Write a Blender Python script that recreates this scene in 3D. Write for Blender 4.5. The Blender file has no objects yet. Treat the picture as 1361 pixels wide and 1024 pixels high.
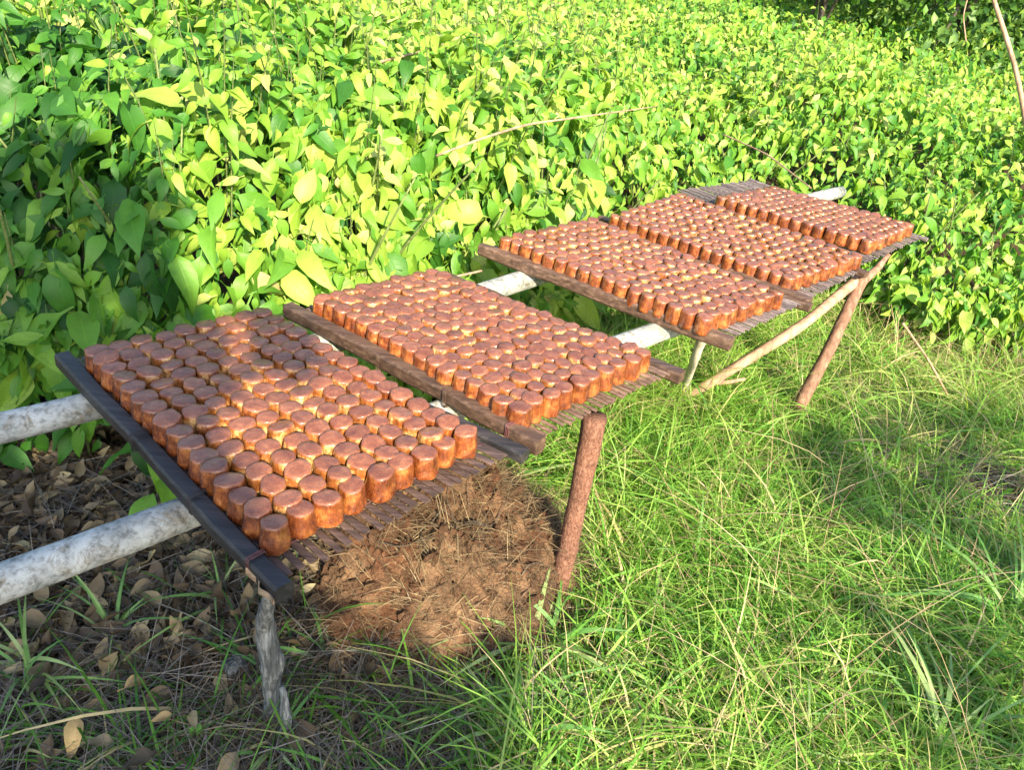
import bpy, math, random
import numpy as np
from mathutils import Matrix, Vector
rng = np.random.default_rng(7)
random.seed(7)
sc = bpy.context.scene
COL = sc.collection

# ------------------------------------------------------------------ camera, sky, sun, exposure
FPX, PITCH, ROLL, CAMZ = 1040.0, 30.5, 8.0, 1.63
p_, r_ = math.radians(PITCH), math.radians(ROLL)
fwd = np.array([0, math.cos(p_), -math.sin(p_)])
right0 = np.array([1.0, 0, 0]); down0 = np.array([0, -math.sin(p_), -math.cos(p_)])
RIGHT = math.cos(r_) * right0 - math.sin(r_) * down0
DOWN = math.sin(r_) * right0 + math.cos(r_) * down0
cam = bpy.data.cameras.new('camera'); camo = bpy.data.objects.new('camera', cam); COL.objects.link(camo)
cam.sensor_width = 36; cam.lens = FPX / 1361 * 36; cam.clip_start = 0.02; cam.clip_end = 400
M = Matrix.Identity(4)
for i in range(3):
    M[i][0] = RIGHT[i]; M[i][1] = -DOWN[i]; M[i][2] = -fwd[i]
M[2][3] = CAMZ
camo.matrix_world = M
sc.camera = camo

SUN_AZ = np.array([0.40, -0.916]); SUN_EL = math.radians(31)
SUN = np.array([SUN_AZ[0] * math.cos(SUN_EL), SUN_AZ[1] * math.cos(SUN_EL), math.sin(SUN_EL)])
world = bpy.data.worlds.new('World'); sc.world = world; world.use_nodes = True
wn = world.node_tree.nodes; wl = world.node_tree.links
sky = wn.new('ShaderNodeTexSky'); sky.sky_type = 'NISHITA'; sky.sun_disc = False
sky.sun_elevation = SUN_EL; sky.sun_rotation = math.atan2(SUN[0], SUN[1])
bg = wn['Background']; bg.inputs['Strength'].default_value = 0.15
wl.new(sky.outputs[0], bg.inputs['Color'])
sl = bpy.data.lights.new('sun', 'SUN'); sl.energy = 5.0; sl.angle = math.radians(0.5); sl.color = (1.0, 0.89, 0.66)
slo = bpy.data.objects.new('sun', sl); COL.objects.link(slo)
slo.rotation_euler = Vector(SUN).to_track_quat('Z', 'Y').to_euler(); slo.location = (3, -6, 8)
sc.view_settings.view_transform = 'Standard'; sc.view_settings.look = 'None'
sc.view_settings.gamma = 1.0; sc.view_settings.use_curve_mapping = False
sc.view_settings.exposure = 1.6
sc.render.engine = 'CYCLES'
sc.cycles.max_bounces = 6; sc.cycles.diffuse_bounces = 4; sc.cycles.transmission_bounces = 4
sc.cycles.glossy_bounces = 2; sc.cycles.sample_clamp_indirect = 4.0

# ------------------------------------------------------------------ helpers
def at(px, py, z):                                    # the place at height z seen at a photo pixel
    d = fwd + (px - 680.5) / FPX * RIGHT + (py - 512.0) / FPX * DOWN
    return np.array([0, 0, CAMZ]) + d * (z - CAMZ) / d[2]

def atd(px, py, y):                                   # the place at distance y along the ground seen at a photo pixel
    d = fwd + (px - 680.5) / FPX * RIGHT + (py - 512.0) / FPX * DOWN
    return np.array([0, 0, CAMZ]) + d * y / d[1]

def to_px(P):
    q = np.asarray(P, float) - [0, 0, CAMZ]
    w = q @ fwd
    return np.stack([q @ RIGHT / w * FPX + 680.5, q @ DOWN / w * FPX + 512.0], -1), w

def unit(a):
    return a / np.maximum(np.linalg.norm(a, axis=-1, keepdims=True), 1e-9)

def vnoise(x, y, seed=0, scale=1.0):                  # cheap smooth noise in -1..1
    r = np.random.default_rng(seed); s = 0
    for k in range(6):
        a, b, c = r.uniform(-1, 1, 3); f = scale * (0.8 + 0.55 * k)
        s = s + np.sin(f * (a * x + b * y) * 2.3 + c * 7 + 1.5 * np.sin(f * (b * x - a * y) + c * 3)) / (1 + .45 * k)
    return s / 2.6

def mesh_np(name, V, F, uv=None, tint=None, smooth=True, mat=None):
    """V (n,3); F (m,k) all faces with k corners; uv (n,2) and tint (n,) per vertex"""
    me = bpy.data.meshes.new(name)
    V = np.ascontiguousarray(V, dtype=np.float32); F = np.ascontiguousarray(F, dtype=np.int32)
    me.vertices.add(len(V)); me.vertices.foreach_set('co', V.ravel())
    me.loops.add(F.size); me.loops.foreach_set('vertex_index', F.ravel())
    me.polygons.add(len(F))
    me.polygons.foreach_set('loop_start', np.arange(0, F.size, F.shape[1], dtype=np.int32))
    me.polygons.foreach_set('loop_total', np.full(len(F), F.shape[1], dtype=np.int32))
    me.polygons.foreach_set('use_smooth', np.full(len(F), smooth))
    if uv is not None:
        l = me.uv_layers.new(name='UVMap'); l.data.foreach_set('uv', np.ascontiguousarray(uv[F.ravel()], dtype=np.float32).ravel())
    if tint is not None:
        a = me.attributes.new('tint', 'FLOAT', 'POINT'); a.data.foreach_set('value', np.ascontiguousarray(tint, dtype=np.float32))
    me.update(calc_edges=True)
    if mat: me.materials.append(mat)
    return me

def link(name, data, parent=None, kind=None, loc=None):
    o = bpy.data.objects.new(name, data); COL.objects.link(o)
    if parent is not None: o.parent = parent
    if kind: o['kind'] = kind
    if loc is not None: o.location = loc
    return o

def thing(name, label, cat, loc=(0, 0, 0), group=None, data=None):
    o = link(name, data, loc=tuple(float(v) for v in loc))
    o['label'] = label; o['category'] = cat
    if group: o['group'] = group
    return o

def copy_tree(o, parent=None, loc=None):
    c = o.copy(); COL.objects.link(c)
    if parent is not None: c.parent = parent
    if loc is not None: c.location = loc
    for ch in list(o.children): copy_tree(ch, c)
    return c

def grid_faces(ns, nw):
    i = np.arange(ns - 1)[:, None] * nw + np.arange(nw - 1)[None, :]
    return np.stack([i, i + 1, i + 1 + nw, i + nw], -1).reshape(-1, 4)

def scatter(temps, P, X, Y, Z, S, tint):
    """one joined mesh out of leaf/blade templates; temps = list of (V, F, UV)"""
    k = rng.integers(0, len(temps), len(P)); Vs, Fs, Us, Ts, off = [], [], [], [], 0
    for i, (T, F, U) in enumerate(temps):
        m = k == i
        if not m.any(): continue
        n = m.sum()
        V = P[m][:, None] + S[m][:, None, None] * (T[None, :, 0:1] * X[m][:, None] + T[None, :, 1:2] * Y[m][:, None] + T[None, :, 2:3] * Z[m][:, None])
        Vs.append(V.reshape(-1, 3)); Fs.append((F[None] + (np.arange(n) * len(T))[:, None, None]).reshape(-1, F.shape[1]) + off)
        Us.append(np.tile(U, (n, 1))); Ts.append(np.repeat(tint[m], len(T))); off += n * len(T)
    return np.concatenate(Vs), np.concatenate(Fs), np.concatenate(Us), np.concatenate(Ts)

def tube(pts, rad, n=12, noise=0.0, seed=0, cap=True, res=None):
    pts = np.asarray(pts, float); rad = np.asarray(rad, float) * np.ones(len(pts))
    if res:                                           # resample smoothly
        t = np.linspace(0, len(pts) - 1, res); i = np.arange(len(pts))
        pts = np.stack([np.interp(t, i, pts[:, j]) for j in range(3)], 1); rad = np.interp(t, i, rad)
        for _ in range(3):
            pts[1:-1] = .25 * pts[:-2] + .5 * pts[1:-1] + .25 * pts[2:]
    r = np.random.default_rng(seed)
    T = unit(np.gradient(pts, axis=0)); up = np.array([0, 0, 1.0])
    if abs(T[:, 2]).mean() > .8: up = np.array([1.0, 0.1, 0])
    A = unit(np.cross(T, up)); B = np.cross(A, T)
    th = np.linspace(0, 2 * math.pi, n, endpoint=False)
    m = len(pts)
    nz = r.normal(0, 1, (m, n)); nz = (nz + np.roll(nz, 1, 1) + np.roll(nz, -1, 1)) / 3
    nz[1:-1] = (nz[:-2] + nz[1:-1] * 2 + nz[2:]) / 4
    R = rad[:, None] * (1 + noise * nz)
    V = pts[:, None] + R[..., None] * (np.cos(th)[None, :, None] * A[:, None] + np.sin(th)[None, :, None] * B[:, None])
    V = V.reshape(-1, 3)
    i = np.arange(m - 1)[:, None] * n; j = np.arange(n)[None]; j2 = (j + 1) % n
    F = np.stack([i + j, i + j2, i + n + j2, i + n + j], -1).reshape(-1, 4)
    L = np.repeat(np.linspace(0, 1, m), n); U = np.stack([np.tile(np.linspace(0, 1, n), m), L], 1)
    if cap:
        c = len(V); V = np.concatenate([V, pts[:1], pts[-1:]])
        U = np.concatenate([U, [[.5, -1], [.5, 2]]])
        jj = np.arange(n); a = np.stack([jj, np.full(n, c), np.full(n, c), (jj + 1) % n], -1)
        # cap triangles written as quads would be degenerate: build with pairs instead (n is even)
        e = np.arange(0, n, 2)
        F0 = np.stack([e, np.full(len(e), c), (e + 2) % n, (e + 1) % n], -1)
        b0 = (m - 1) * n
        F1 = np.stack([b0 + e, b0 + (e + 1) % n, b0 + (e + 2) % n, np.full(len(e), c + 1)], -1)
        F = np.concatenate([F, F0, F1])
    return V, F, U

def join_parts(L):
    Vs, Fs, Us, off = [], [], [], 0
    for V, F, U in L:
        Vs.append(V); Fs.append(F + off); Us.append(U); off += len(V)
    return np.concatenate(Vs), np.concatenate(Fs), np.concatenate(Us)

# ------------------------------------------------------------------ materials
class NT:
    def __init__(s, name):
        s.m = bpy.data.materials.new(name); s.m.use_nodes = True; s.t = s.m.node_tree
        s.b = s.t.nodes['Principled BSDF']; s.out = s.t.nodes['Material Output']
    def n(s, ty, **kw):
        x = s.t.nodes.new(ty)
        for k, v in kw.items():
            if k in ('data_type', 'blend_type', 'operation', 'attribute_name', 'noise_dimensions', 'feature', 'clamp', 'interpolation_type', 'wave_type', 'bands_direction'): setattr(x, k, v)
            else: x.inputs[k.replace('_', ' ')].default_value = v
        return x
    def l(s, a, b): s.t.links.new(a, b)
    def ramp(s, fac, stops):
        r = s.t.nodes.new('ShaderNodeValToRGB'); e = r.color_ramp.elements
        while len(e) < len(stops): e.new(.5)
        for x, (p, c) in zip(e, stops): x.position = p; x.color = (*c, 1) if len(c) == 3 else c
        s.l(fac, r.inputs[0]); return r.outputs[0]
    def noise(s, vec, scale, detail=4, rough=.55, dist=0):
        x = s.t.nodes.new('ShaderNodeTexNoise'); x.inputs['Scale'].default_value = scale
        x.inputs['Detail'].default_value = detail; x.inputs['Roughness'].default_value = rough; x.inputs['Distortion'].default_value = dist
        if vec is not None: s.l(vec, x.inputs['Vector'])
        return x.outputs[0]
    def mix(s, f, a, b, mode='MIX'):
        x = s.t.nodes.new('ShaderNodeMix'); x.data_type = 'RGBA'; x.blend_type = mode
        for sock, v in ((x.inputs[0], f), (x.inputs[6], a), (x.inputs[7], b)):
            if isinstance(v, (int, float)): sock.default_value = v
            elif isinstance(v, tuple): sock.default_value = (*v, 1)
            else: s.l(v, sock)
        return x.outputs[2]
    def math(s, op, a, b=0.0, c=None, clamp=False):
        x = s.t.nodes.new('ShaderNodeMath'); x.operation = op; x.use_clamp = clamp
        for i, v in enumerate((a, b) if c is None else (a, b, c)):
            if isinstance(v, (int, float)): x.inputs[i].default_value = v
            else: s.l(v, x.inputs[i])
        return x.outputs[0]
    def mapping(s, src, scale=(1, 1, 1)):
        tc = s.t.nodes.new('ShaderNodeTexCoord'); mp = s.t.nodes.new('ShaderNodeMapping')
        mp.inputs['Scale'].default_value = scale; s.l(tc.outputs[src], mp.inputs[0]); return mp.outputs[0]
    def bump(s, h, strength, dist=.005):
        x = s.t.nodes.new('ShaderNodeBump'); x.inputs['Strength'].default_value = strength; x.inputs['Distance'].default_value = dist
        s.l(h, x.inputs['Height']); s.l(x.outputs[0], s.b.inputs['Normal'])

def leaf_material(name, stops, rough=.48, transl=.35, per_object=False, veins=True, tcol=(1.35, 1.3, .4), spec=.35):
    t = NT(name)
    if per_object == 'own':
        an = t.n('ShaderNodeAttribute', attribute_name='tint'); an.attribute_type = 'OBJECT'; tint = an.outputs['Fac']
    elif per_object:
        tint = t.n('ShaderNodeObjectInfo').outputs['Random']
    else:
        tint = t.n('ShaderNodeAttribute', attribute_name='tint').outputs['Fac']
    col = t.ramp(tint, stops)
    if veins:
        uv = t.t.nodes.new('ShaderNodeUVMap').outputs[0]
        sep = t.t.nodes.new('ShaderNodeSeparateXYZ'); t.l(uv, sep.inputs[0])
        ax = t.math('ABSOLUTE', sep.outputs[0])       # u: -1..1 across
        mid = t.math('SUBTRACT', 1.0, t.math('MULTIPLY', ax, 16.0), clamp=True)
        ph = t.math('SUBTRACT', t.math('MULTIPLY', sep.outputs[1], 8.0), t.math('MULTIPLY', ax, 1.6))
        side = t.math('MULTIPLY', t.math('SUBTRACT', t.math('ABSOLUTE', t.math('SUBTRACT', t.math('FRACT', ph), .5)), .43), 12.0, clamp=True)
        v = t.math('MAXIMUM', mid, t.math('MULTIPLY', side, .55), clamp=True)
        col = t.mix(t.math('MULTIPLY', v, .5), col, t.mix(1.0, col, (1.7, 1.5, 1.6), 'MULTIPLY'))
        bump_h = t.math('SUBTRACT', 1.0, v)
        t.bump(bump_h, .35, .002)
    nz = t.noise(t.mapping('Object'), 22, 3)
    col = t.mix(.5, col, t.mix(1.0, col, t.ramp(nz, [(.3, (.72, .75, .7)), (.7, (1.25, 1.2, 1.2))]), 'MULTIPLY'))
    t.l(col, t.b.inputs['Base Color']); t.b.inputs['Roughness'].default_value = rough
    t.b.inputs['Specular IOR Level'].default_value = spec
    tr = t.t.nodes.new('ShaderNodeBsdfTranslucent'); t.l(t.mix(1.0, col, tcol, 'MULTIPLY'), tr.inputs[0])
    mx = t.t.nodes.new('ShaderNodeMixShader'); mx.inputs[0].default_value = transl
    t.l(t.b.outputs[0], mx.inputs[1]); t.l(tr.outputs[0], mx.inputs[2]); t.l(mx.outputs[0], t.out.inputs[0])
    return t.m

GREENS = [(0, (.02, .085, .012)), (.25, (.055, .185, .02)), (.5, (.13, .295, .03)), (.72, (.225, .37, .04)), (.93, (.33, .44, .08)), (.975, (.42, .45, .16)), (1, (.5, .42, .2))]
M_LEAF = leaf_material('leaf_green', GREENS, transl=.4)
M_LEAFO = leaf_material('leaf_green_single', GREENS, transl=.4, per_object='own')
M_FAR = leaf_material('leaf_far', GREENS, transl=.4, veins=False)
M_TREE = leaf_material('tree_leaf', [(0, (.025, .075, .014)), (.5, (.07, .16, .025)), (1, (.16, .26, .04))], veins=False, transl=.3)
M_GRASS = leaf_material('grass_blade', [(0, (.045, .15, .02)), (.35, (.12, .29, .035)), (.65, (.23, .41, .06)), (.8, (.34, .46, .11)), (.9, (.46, .41, .18)), (1, (.5, .4, .24))], veins=False, transl=.4, rough=.45)
M_WIDEGRASS = leaf_material('wide_grass_blade', [(0, (.07, .2, .04)), (.6, (.2, .36, .1)), (1, (.38, .46, .2))], veins=True, transl=.35, rough=.4)
M_STRAW = leaf_material('dead_straw', [(0, (.06, .04, .025)), (.4, (.16, .11, .065)), (.75, (.3, .22, .12)), (1, (.45, .36, .22))], veins=False, transl=.15, rough=.7, tcol=(1, .9, .7), spec=.2)
M_GREYSTRAW = leaf_material('grey_straw', [(0, (.05, .045, .04)), (.5, (.15, .13, .11)), (1, (.3, .28, .22))], veins=False, transl=.1, rough=.8, tcol=(1, .9, .8), spec=.2)
LITTER = [(0, (.04, .028, .018)), (.45, (.13, .093, .052)), (.8, (.27, .21, .115)), (1, (.42, .34, .18))]
M_LITTER = leaf_material('litter_leaf', LITTER, transl=.1, rough=.6, tcol=(1, .8, .5), spec=.3)
M_LITTERO = leaf_material('litter_leaf_single', LITTER, transl=.1, rough=.6, per_object=True, tcol=(1, .8, .5), spec=.3)
M_YELLOW = leaf_material('yellow_leaf', [(0, (.3, .2, .08)), (1, (.4, .29, .13))], transl=.2, rough=.6, per_object=True, tcol=(1, .8, .4))

def soil_material():
    t = NT('soil'); v = t.mapping('Object')
    a = t.noise(v, 2.2, 6); b = t.noise(v, 45, 6, .7)
    c = t.mix(a, (.035, .024, .015), (.10, .068, .042)); c = t.mix(.6, c, t.ramp(b, [(.25, (.3, .28, .25)), (.75, (1.5, 1.35, 1.2))]), 'MULTIPLY')
    t.l(c, t.b.inputs['Base Color']); t.b.inputs['Roughness'].default_value = .95; t.b.inputs['Specular IOR Level'].default_value = .15
    t.bump(b, .9, .02); return t.m
M_SOIL = soil_material()

def mound_material():
    t = NT('rotted_fibre_earth'); v = t.mapping('Object')
    a = t.noise(v, 5, 5, .6, .6); b = t.noise(v, 75, 7, .8, 1.6); d = t.noise(v, 16, 5, .65)
    c = t.ramp(a, [(.3, (.055, .027, .016)), (.43, (.19, .088, .048)), (.55, (.31, .185, .11)), (.75, (.12, .066, .04))])
    c = t.mix(.85, c, t.ramp(b, [(.3, (.25, .22, .2)), (.5, (.9, .9, .85)), (.72, (1.7, 1.6, 1.4))]), 'MULTIPLY')
    c = t.mix(.7, c, t.ramp(d, [(.35, (.35, .32, .3)), (.6, (1.2, 1.15, 1.1))]), 'MULTIPLY')
    t.l(c, t.b.inputs['Base Color']); t.b.inputs['Roughness'].default_value = .9; t.b.inputs['Specular IOR Level'].default_value = .2
    t.bump(t.math('ADD', b, d), 1.0, .018); return t.m
M_MOUND = mound_material()

def wood_material(name, c0, c1, c2, rough=.6, streak=(3, 90, 90), spec=.4, bump=.5, patches=None, src='Object'):
    t = NT(name); v = t.mapping(src, streak); w = t.mapping(src)
    inf = t.n('ShaderNodeObjectInfo').outputs['Random']
    a = t.noise(v, 1.0, 6, .65, .3); b = t.noise(w, 7, 5)
    c = t.ramp(a, [(.28, c0), (.5, c1), (.75, c2)])
    c = t.mix(.6, c, t.ramp(b, [(.3, (.6, .6, .62)), (.7, (1.3, 1.25, 1.2))]), 'MULTIPLY')
    c = t.mix(.5, c, t.mix(1.0, c, t.ramp(inf, [(0, (.55, .55, .55)), (1, (1.4, 1.35, 1.3))]), 'MULTIPLY'))
    if patches:
        pn = t.noise(w, 14, 5, .7); c = t.mix(t.ramp(pn, [(.52, (0, 0, 0)), (.62, (1, 1, 1))]), c, patches)
    t.l(c, t.b.inputs['Base Color']); t.b.inputs['Roughness'].default_value = rough; t.b.inputs['Specular IOR Level'].default_value = spec
    t.bump(a, bump, .003 if bump < 1 else .008); return t.m
M_BLACKRAIL = wood_material('charred_rail', (.007, .007, .008), (.02, .019, .021), (.06, .05, .048), rough=.5, spec=.5)
M_BROWNRAIL = wood_material('brown_rail', (.035, .02, .014), (.09, .052, .035), (.2, .13, .09), rough=.55, spec=.4)
M_DARKSLAT = wood_material('dark_slat', (.02, .013, .011), (.055, .036, .03), (.13, .085, .07), rough=.45)
M_BROWNSLAT = wood_material('brown_slat', (.05, .03, .022), (.13, .08, .06), (.24, .16, .12), rough=.5)
M_GREYSLAT = wood_material('grey_slat', (.06, .045, .045), (.14, .11, .11), (.26, .22, .21), rough=.5)
M_CUT = wood_material('cut_wood', (.18, .11, .06), (.32, .22, .13), (.42, .32, .2), rough=.8)
M_POST = wood_material('rough_brown_bark', (.07, .03, .02), (.2, .095, .062), (.36, .2, .14), rough=.95, streak=(150, 150, 90), bump=1.0, spec=.2)
M_PALEWOOD = wood_material('pale_peeled_wood', (.16, .09, .055), (.33, .21, .14), (.5, .36, .26), rough=.7, streak=(40, 40, 6), spec=.3)
M_REDWOOD = wood_material('reddish_branch_wood', (.09, .045, .028), (.22, .12, .078), (.38, .24, .165), rough=.75, streak=(60, 60, 14), bump=.8, spec=.25)
M_CREAM = wood_material('cream_peeled_wood', (.3, .25, .18), (.5, .44, .35), (.62, .57, .48), rough=.7, streak=(40, 40, 6), spec=.3)
M_STUMP = wood_material('weathered_grey_wood', (.025, .025, .022), (.12, .125, .12), (.38, .39, .36), rough=.85, streak=(110, 110, 14), bump=1.0, spec=.2)
M_STEM = wood_material('green_stem', (.05, .07, .02), (.11, .15, .04), (.2, .22, .09), rough=.6)
M_BARK = wood_material('tree_bark', (.03, .024, .018), (.08, .065, .05), (.16, .14, .11), rough=.9, streak=(30, 30, 5), bump=1.0, spec=.2)
M_THREAD = wood_material('sticky_thread', (.05, .02, .02), (.12, .045, .045), (.2, .09, .09), rough=.4)

def pole_material():
    t = NT('lichened_white_pole'); w = t.mapping('Object'); v = t.mapping('Object', (5, 5, 5))
    a = t.noise(w, 9, 6, .7); b = t.noise(w, 60, 5, .7); d = t.noise(v, 4, 6, .75, .8)
    c = t.ramp(a, [(.3, (.16, .17, .16)), (.5, (.33, .335, .31)), (.7, (.5, .5, .46))])
    c = t.mix(t.ramp(d, [(.52, (0, 0, 0)), (.66, (1, 1, 1))]), c, (.19, .16, .115))
    c = t.mix(.7, c, t.ramp(b, [(.36, (.3, .3, .28)), (.52, (1.05, 1.05, 1.02)), (.7, (1.2, 1.2, 1.2))]), 'MULTIPLY')
    t.l(c, t.b.inputs['Base Color']); t.b.inputs['Roughness'].default_value = .75; t.b.inputs['Specular IOR Level'].default_value = .25
    t.bump(b, .6, .004); return t.m
M_POLE = pole_material()

def cake_material(name, edge):
    t = NT(name)
    uv = t.t.nodes.new('ShaderNodeUVMap').outputs[0]; sep = t.t.nodes.new('ShaderNodeSeparateXYZ'); t.l(uv, sep.inputs[0])
    h = sep.outputs[1]
    geo = t.t.nodes.new('ShaderNodeNewGeometry').outputs['Position']
    mp = t.t.nodes.new('ShaderNodeMapping'); mp.inputs['Scale'].default_value = (1, 1, .3); t.l(geo, mp.inputs[0])
    streak = t.noise(mp.outputs[0], 105, 6, .75, .6); blot = t.noise(geo, 38, 4, .6); fine = t.noise(geo, 330, 4, .7)
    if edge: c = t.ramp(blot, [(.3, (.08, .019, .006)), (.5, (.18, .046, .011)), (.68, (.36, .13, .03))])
    else: c = t.ramp(blot, [(.3, (.13, .034, .01)), (.5, (.29, .1, .024)), (.66, (.66, .4, .15))])
    c = t.mix(.28, c, t.ramp(fine, [(.35, (.45, .35, .3)), (.5, (1, 1, 1)), (.68, (1.6, 1.9, 2.3))]), 'MULTIPLY')
    c = t.mix(.85, c, t.ramp(streak, [(.32, (.34, .24, .2)), (.5, (.95, .9, .9)), (.7, (1.35, 1.6, 2.0))]), 'MULTIPLY')
    low = t.math('MULTIPLY', t.math('SUBTRACT', .28, h), 3.0, clamp=True)
    c = t.mix(low, c, t.mix(1.0, c, (1.25, 1.15, 1.1), 'MULTIPLY'))
    top = t.ramp(blot, [(.3, (.13, .036, .017)), (.5, (.195, .062, .028)), (.72, (.28, .105, .05))])
    top = t.mix(.5, top, t.ramp(fine, [(.36, (.45, .4, .36)), (.5, (1, 1, 1)), (.66, (1.7, 1.8, 1.9))]), 'MULTIPLY')
    f = t.math('ADD', t.math('MULTIPLY', t.math('SUBTRACT', h, .79), 14.0), t.math('MULTIPLY', t.math('SUBTRACT', streak, .5), 2.0), clamp=True)
    c = t.mix(f, c, top)
    geo2 = t.t.nodes.new('ShaderNodeNewGeometry'); isl = geo2.outputs['Random Per Island']
    c = t.mix(.6, c, t.mix(1.0, c, t.ramp(isl, [(0, (.7, .66, .66)), (.5, (1, 1, 1)), (1, (1.25, 1.3, 1.35))]), 'MULTIPLY'))
    inf = t.n('ShaderNodeObjectInfo').outputs['Random']
    c = t.mix(.5, c, t.mix(1.0, c, t.ramp(inf, [(0, (.6, .55, .52)), (.5, (1, 1, 1)), (1, (1.35, 1.35, 1.35))]), 'MULTIPLY'))
    t.l(c, t.b.inputs['Base Color'])
    rr = t.math('ADD', t.math('MULTIPLY', f, .2), t.math('ADD', .16, t.math('MULTIPLY', streak, .2))); t.l(rr, t.b.inputs['Roughness'])
    t.l(t.math('SUBTRACT', 1.0, t.math('MULTIPLY', f, .65)), t.b.inputs['Coat Weight']);  t.b.inputs['Coat Roughness'].default_value = .14
    t.b.inputs['Subsurface Weight'].default_value = 0.0
    t.bump(t.math('ADD', streak, t.math('MULTIPLY', fine, .35)), .6, .004)
    return t.m
M_CAKE = cake_material('glazed_cake', False); M_CAKE_EDGE = cake_material('glazed_cake_browned', True)

# ------------------------------------------------------------------ leaf and blade shapes
def leaf_temp(ns=7, nw=5, droop=.25, fold=.25, wave=.03, wid=.27, seed=0, twist=.2, curl=0.0, stalk=True):
    r = np.random.default_rng(seed)
    t = np.linspace(0, 1, ns)
    w = np.interp(t, [0, .08, .22, .4, .6, .78, .9, 1], [.06, .5, .9, 1, .86, .52, .24, .03]) * wid
    if stalk: t = np.concatenate([[-.22], t]); w = np.concatenate([[.012], w]); ns += 1
    s = np.linspace(-1, 1, nw)
    X = w[:, None] * s[None]; Y = np.repeat(t[:, None], nw, 1)
    Z = -droop * np.clip(t, 0, 1)[:, None] ** 2 + fold * np.abs(X) + wave * np.sin(t[:, None] * 9 + r.uniform(0, 6) + np.sign(s)[None]) * np.abs(s)[None]
    Z += curl * (X / wid) ** 2
    Y = Y - .25 * droop * np.clip(Y, 0, 1) ** 2
    a = twist * r.uniform(-1, 1) * t[:, None]
    X2 = X * np.cos(a) - Z * np.sin(a) * .5; Z2 = Z + X * np.sin(a)
    X2 = X2 + .1 * r.uniform(-1, 1) * np.clip(t, 0, 1)[:, None] ** 2
    V = np.stack([X2, Y, Z2], -1).reshape(-1, 3)
    U = np.stack([np.repeat(s[None], ns, 0), np.repeat(t[:, None], nw, 1)], -1).reshape(-1, 2)
    return V, grid_faces(ns, nw), U
BIG = [leaf_temp(9, 5, .1 + .65 * random.random(), .05 + .5 * random.random(), .025 + .035 * random.random(), .17 + .08 * random.random(), k, 1.2) for k in range(14)]
NEAR = [leaf_temp(6, 3, .05 + .7 * random.random(), .1 + .5 * random.random(), .03, .17 + .09 * random.random(), k, 1.2) for k in range(12)]
MID = [leaf_temp(4, 3, .2 + .3 * random.random(), .3, 0, .26, k, .4, stalk=False) for k in range(5)]
FAR = [leaf_temp(3, 3, .3, .3, 0, .3, k, .3, stalk=False) for k in range(3)]
DRY = [leaf_temp(7, 5, random.uniform(-.3, .7), .5 * random.random(), .05, .22 + .08 * random.random(), 50 + k, 1.0, curl=random.uniform(.05, .3)) for k in range(8)]

def frames(N, D):
    """N wanted normals, D wanted tip directions -> X, Y, Z axes"""
    N = unit(N); Y = unit(D - (D * N).sum(1, keepdims=True) * N); X = np.cross(Y, N)
    return X, Y, N

def blades(P, head, L, W, bend, lean, ns=4, tint=None, flat=0.0):
    """grass blades: ribbons that rise and arc over towards their heading"""
    n = len(P); t = np.linspace(0, 1, ns + 1)[None, :, None]
    H = np.stack([np.cos(head), np.sin(head), np.zeros(n)], 1)[:, None]
    Sd = np.stack([-np.sin(head), np.cos(head), np.zeros(n)], 1)[:, None]
    L_, B_, Ln = L[:, None, None], bend[:, None, None], lean[:, None, None]
    hor = L_ * (Ln * t + B_ * t ** 2 * .8); ver = L_ * (t * np.sqrt(np.clip(1 - Ln ** 2, .02, 1)) - .55 * B_ * t ** 2.2)
    C = P[:, None] + H * hor + np.array([0, 0, 1.0]) * ver
    w = (W[:, None, None] * .5) * np.interp(t, [0, .3, .7, 1], [.7, 1, .65, .04])
    tw = rng.uniform(-.8, .8, (n, 1, 1)); up = np.array([0, 0, 1.0])
    S = unit(Sd * np.cos(tw) + up * np.sin(tw))
    A = C - S * w; Bv = C + S * w
    V = np.stack([A, Bv], 2).reshape(-1, 3)
    F = grid_faces(ns + 1, 2); F = (F[None] + (np.arange(n) * (ns + 1) * 2)[:, None, None]).reshape(-1, 4)
    U = np.tile(np.stack([np.tile([-1, 1], ns + 1), np.repeat(np.linspace(0, 1, ns + 1), 2)], 1), (n, 1))
    T = np.repeat(tint if tint is not None else rng.random(n), (ns + 1) * 2)
    return V, F, U, T

# ------------------------------------------------------------------ the ground plan
HEDGE = np.array([(-7, -1.0), (-3.2, .8), (-2.1, 1.62), (-1.55, 1.9), (-1.1, 2.02), (-.75, 2.2), (-.42, 2.5), (-.02, 3.02), (.5, 3.62), (.95, 4.2), (1.35, 4.42), (1.78, 4.15), (1.98, 3.82), (2.5, 3.72), (3.4, 3.6), (5, 3.0), (9, 1.0)])
POLY = np.concatenate([HEDGE, [(40, 1), (40, 60), (-40, 60), (-40, -1)]])
def inside(poly, x, y):
    c = np.zeros(np.shape(x), bool); n = len(poly)
    for i in range(n):
        x1, y1 = poly[i]; x2, y2 = poly[(i + 1) % n]
        if y1 == y2: continue
        k = (y1 > y) != (y2 > y)
        c ^= k & (x < (x2 - x1) * (y - y1) / (y2 - y1) + x1)
    return c
def sdf(x, y):
    d = np.full(np.shape(x), 1e9)
    for (a, b) in zip(HEDGE[:-1], HEDGE[1:]):
        ab = b - a; t = np.clip(((x - a[0]) * ab[0] + (y - a[1]) * ab[1]) / (ab @ ab), 0, 1)
        d = np.minimum(d, np.hypot(x - a[0] - t * ab[0], y - a[1] - t * ab[1]))
    return np.where(inside(POLY, x, y), d, -d)
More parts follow.
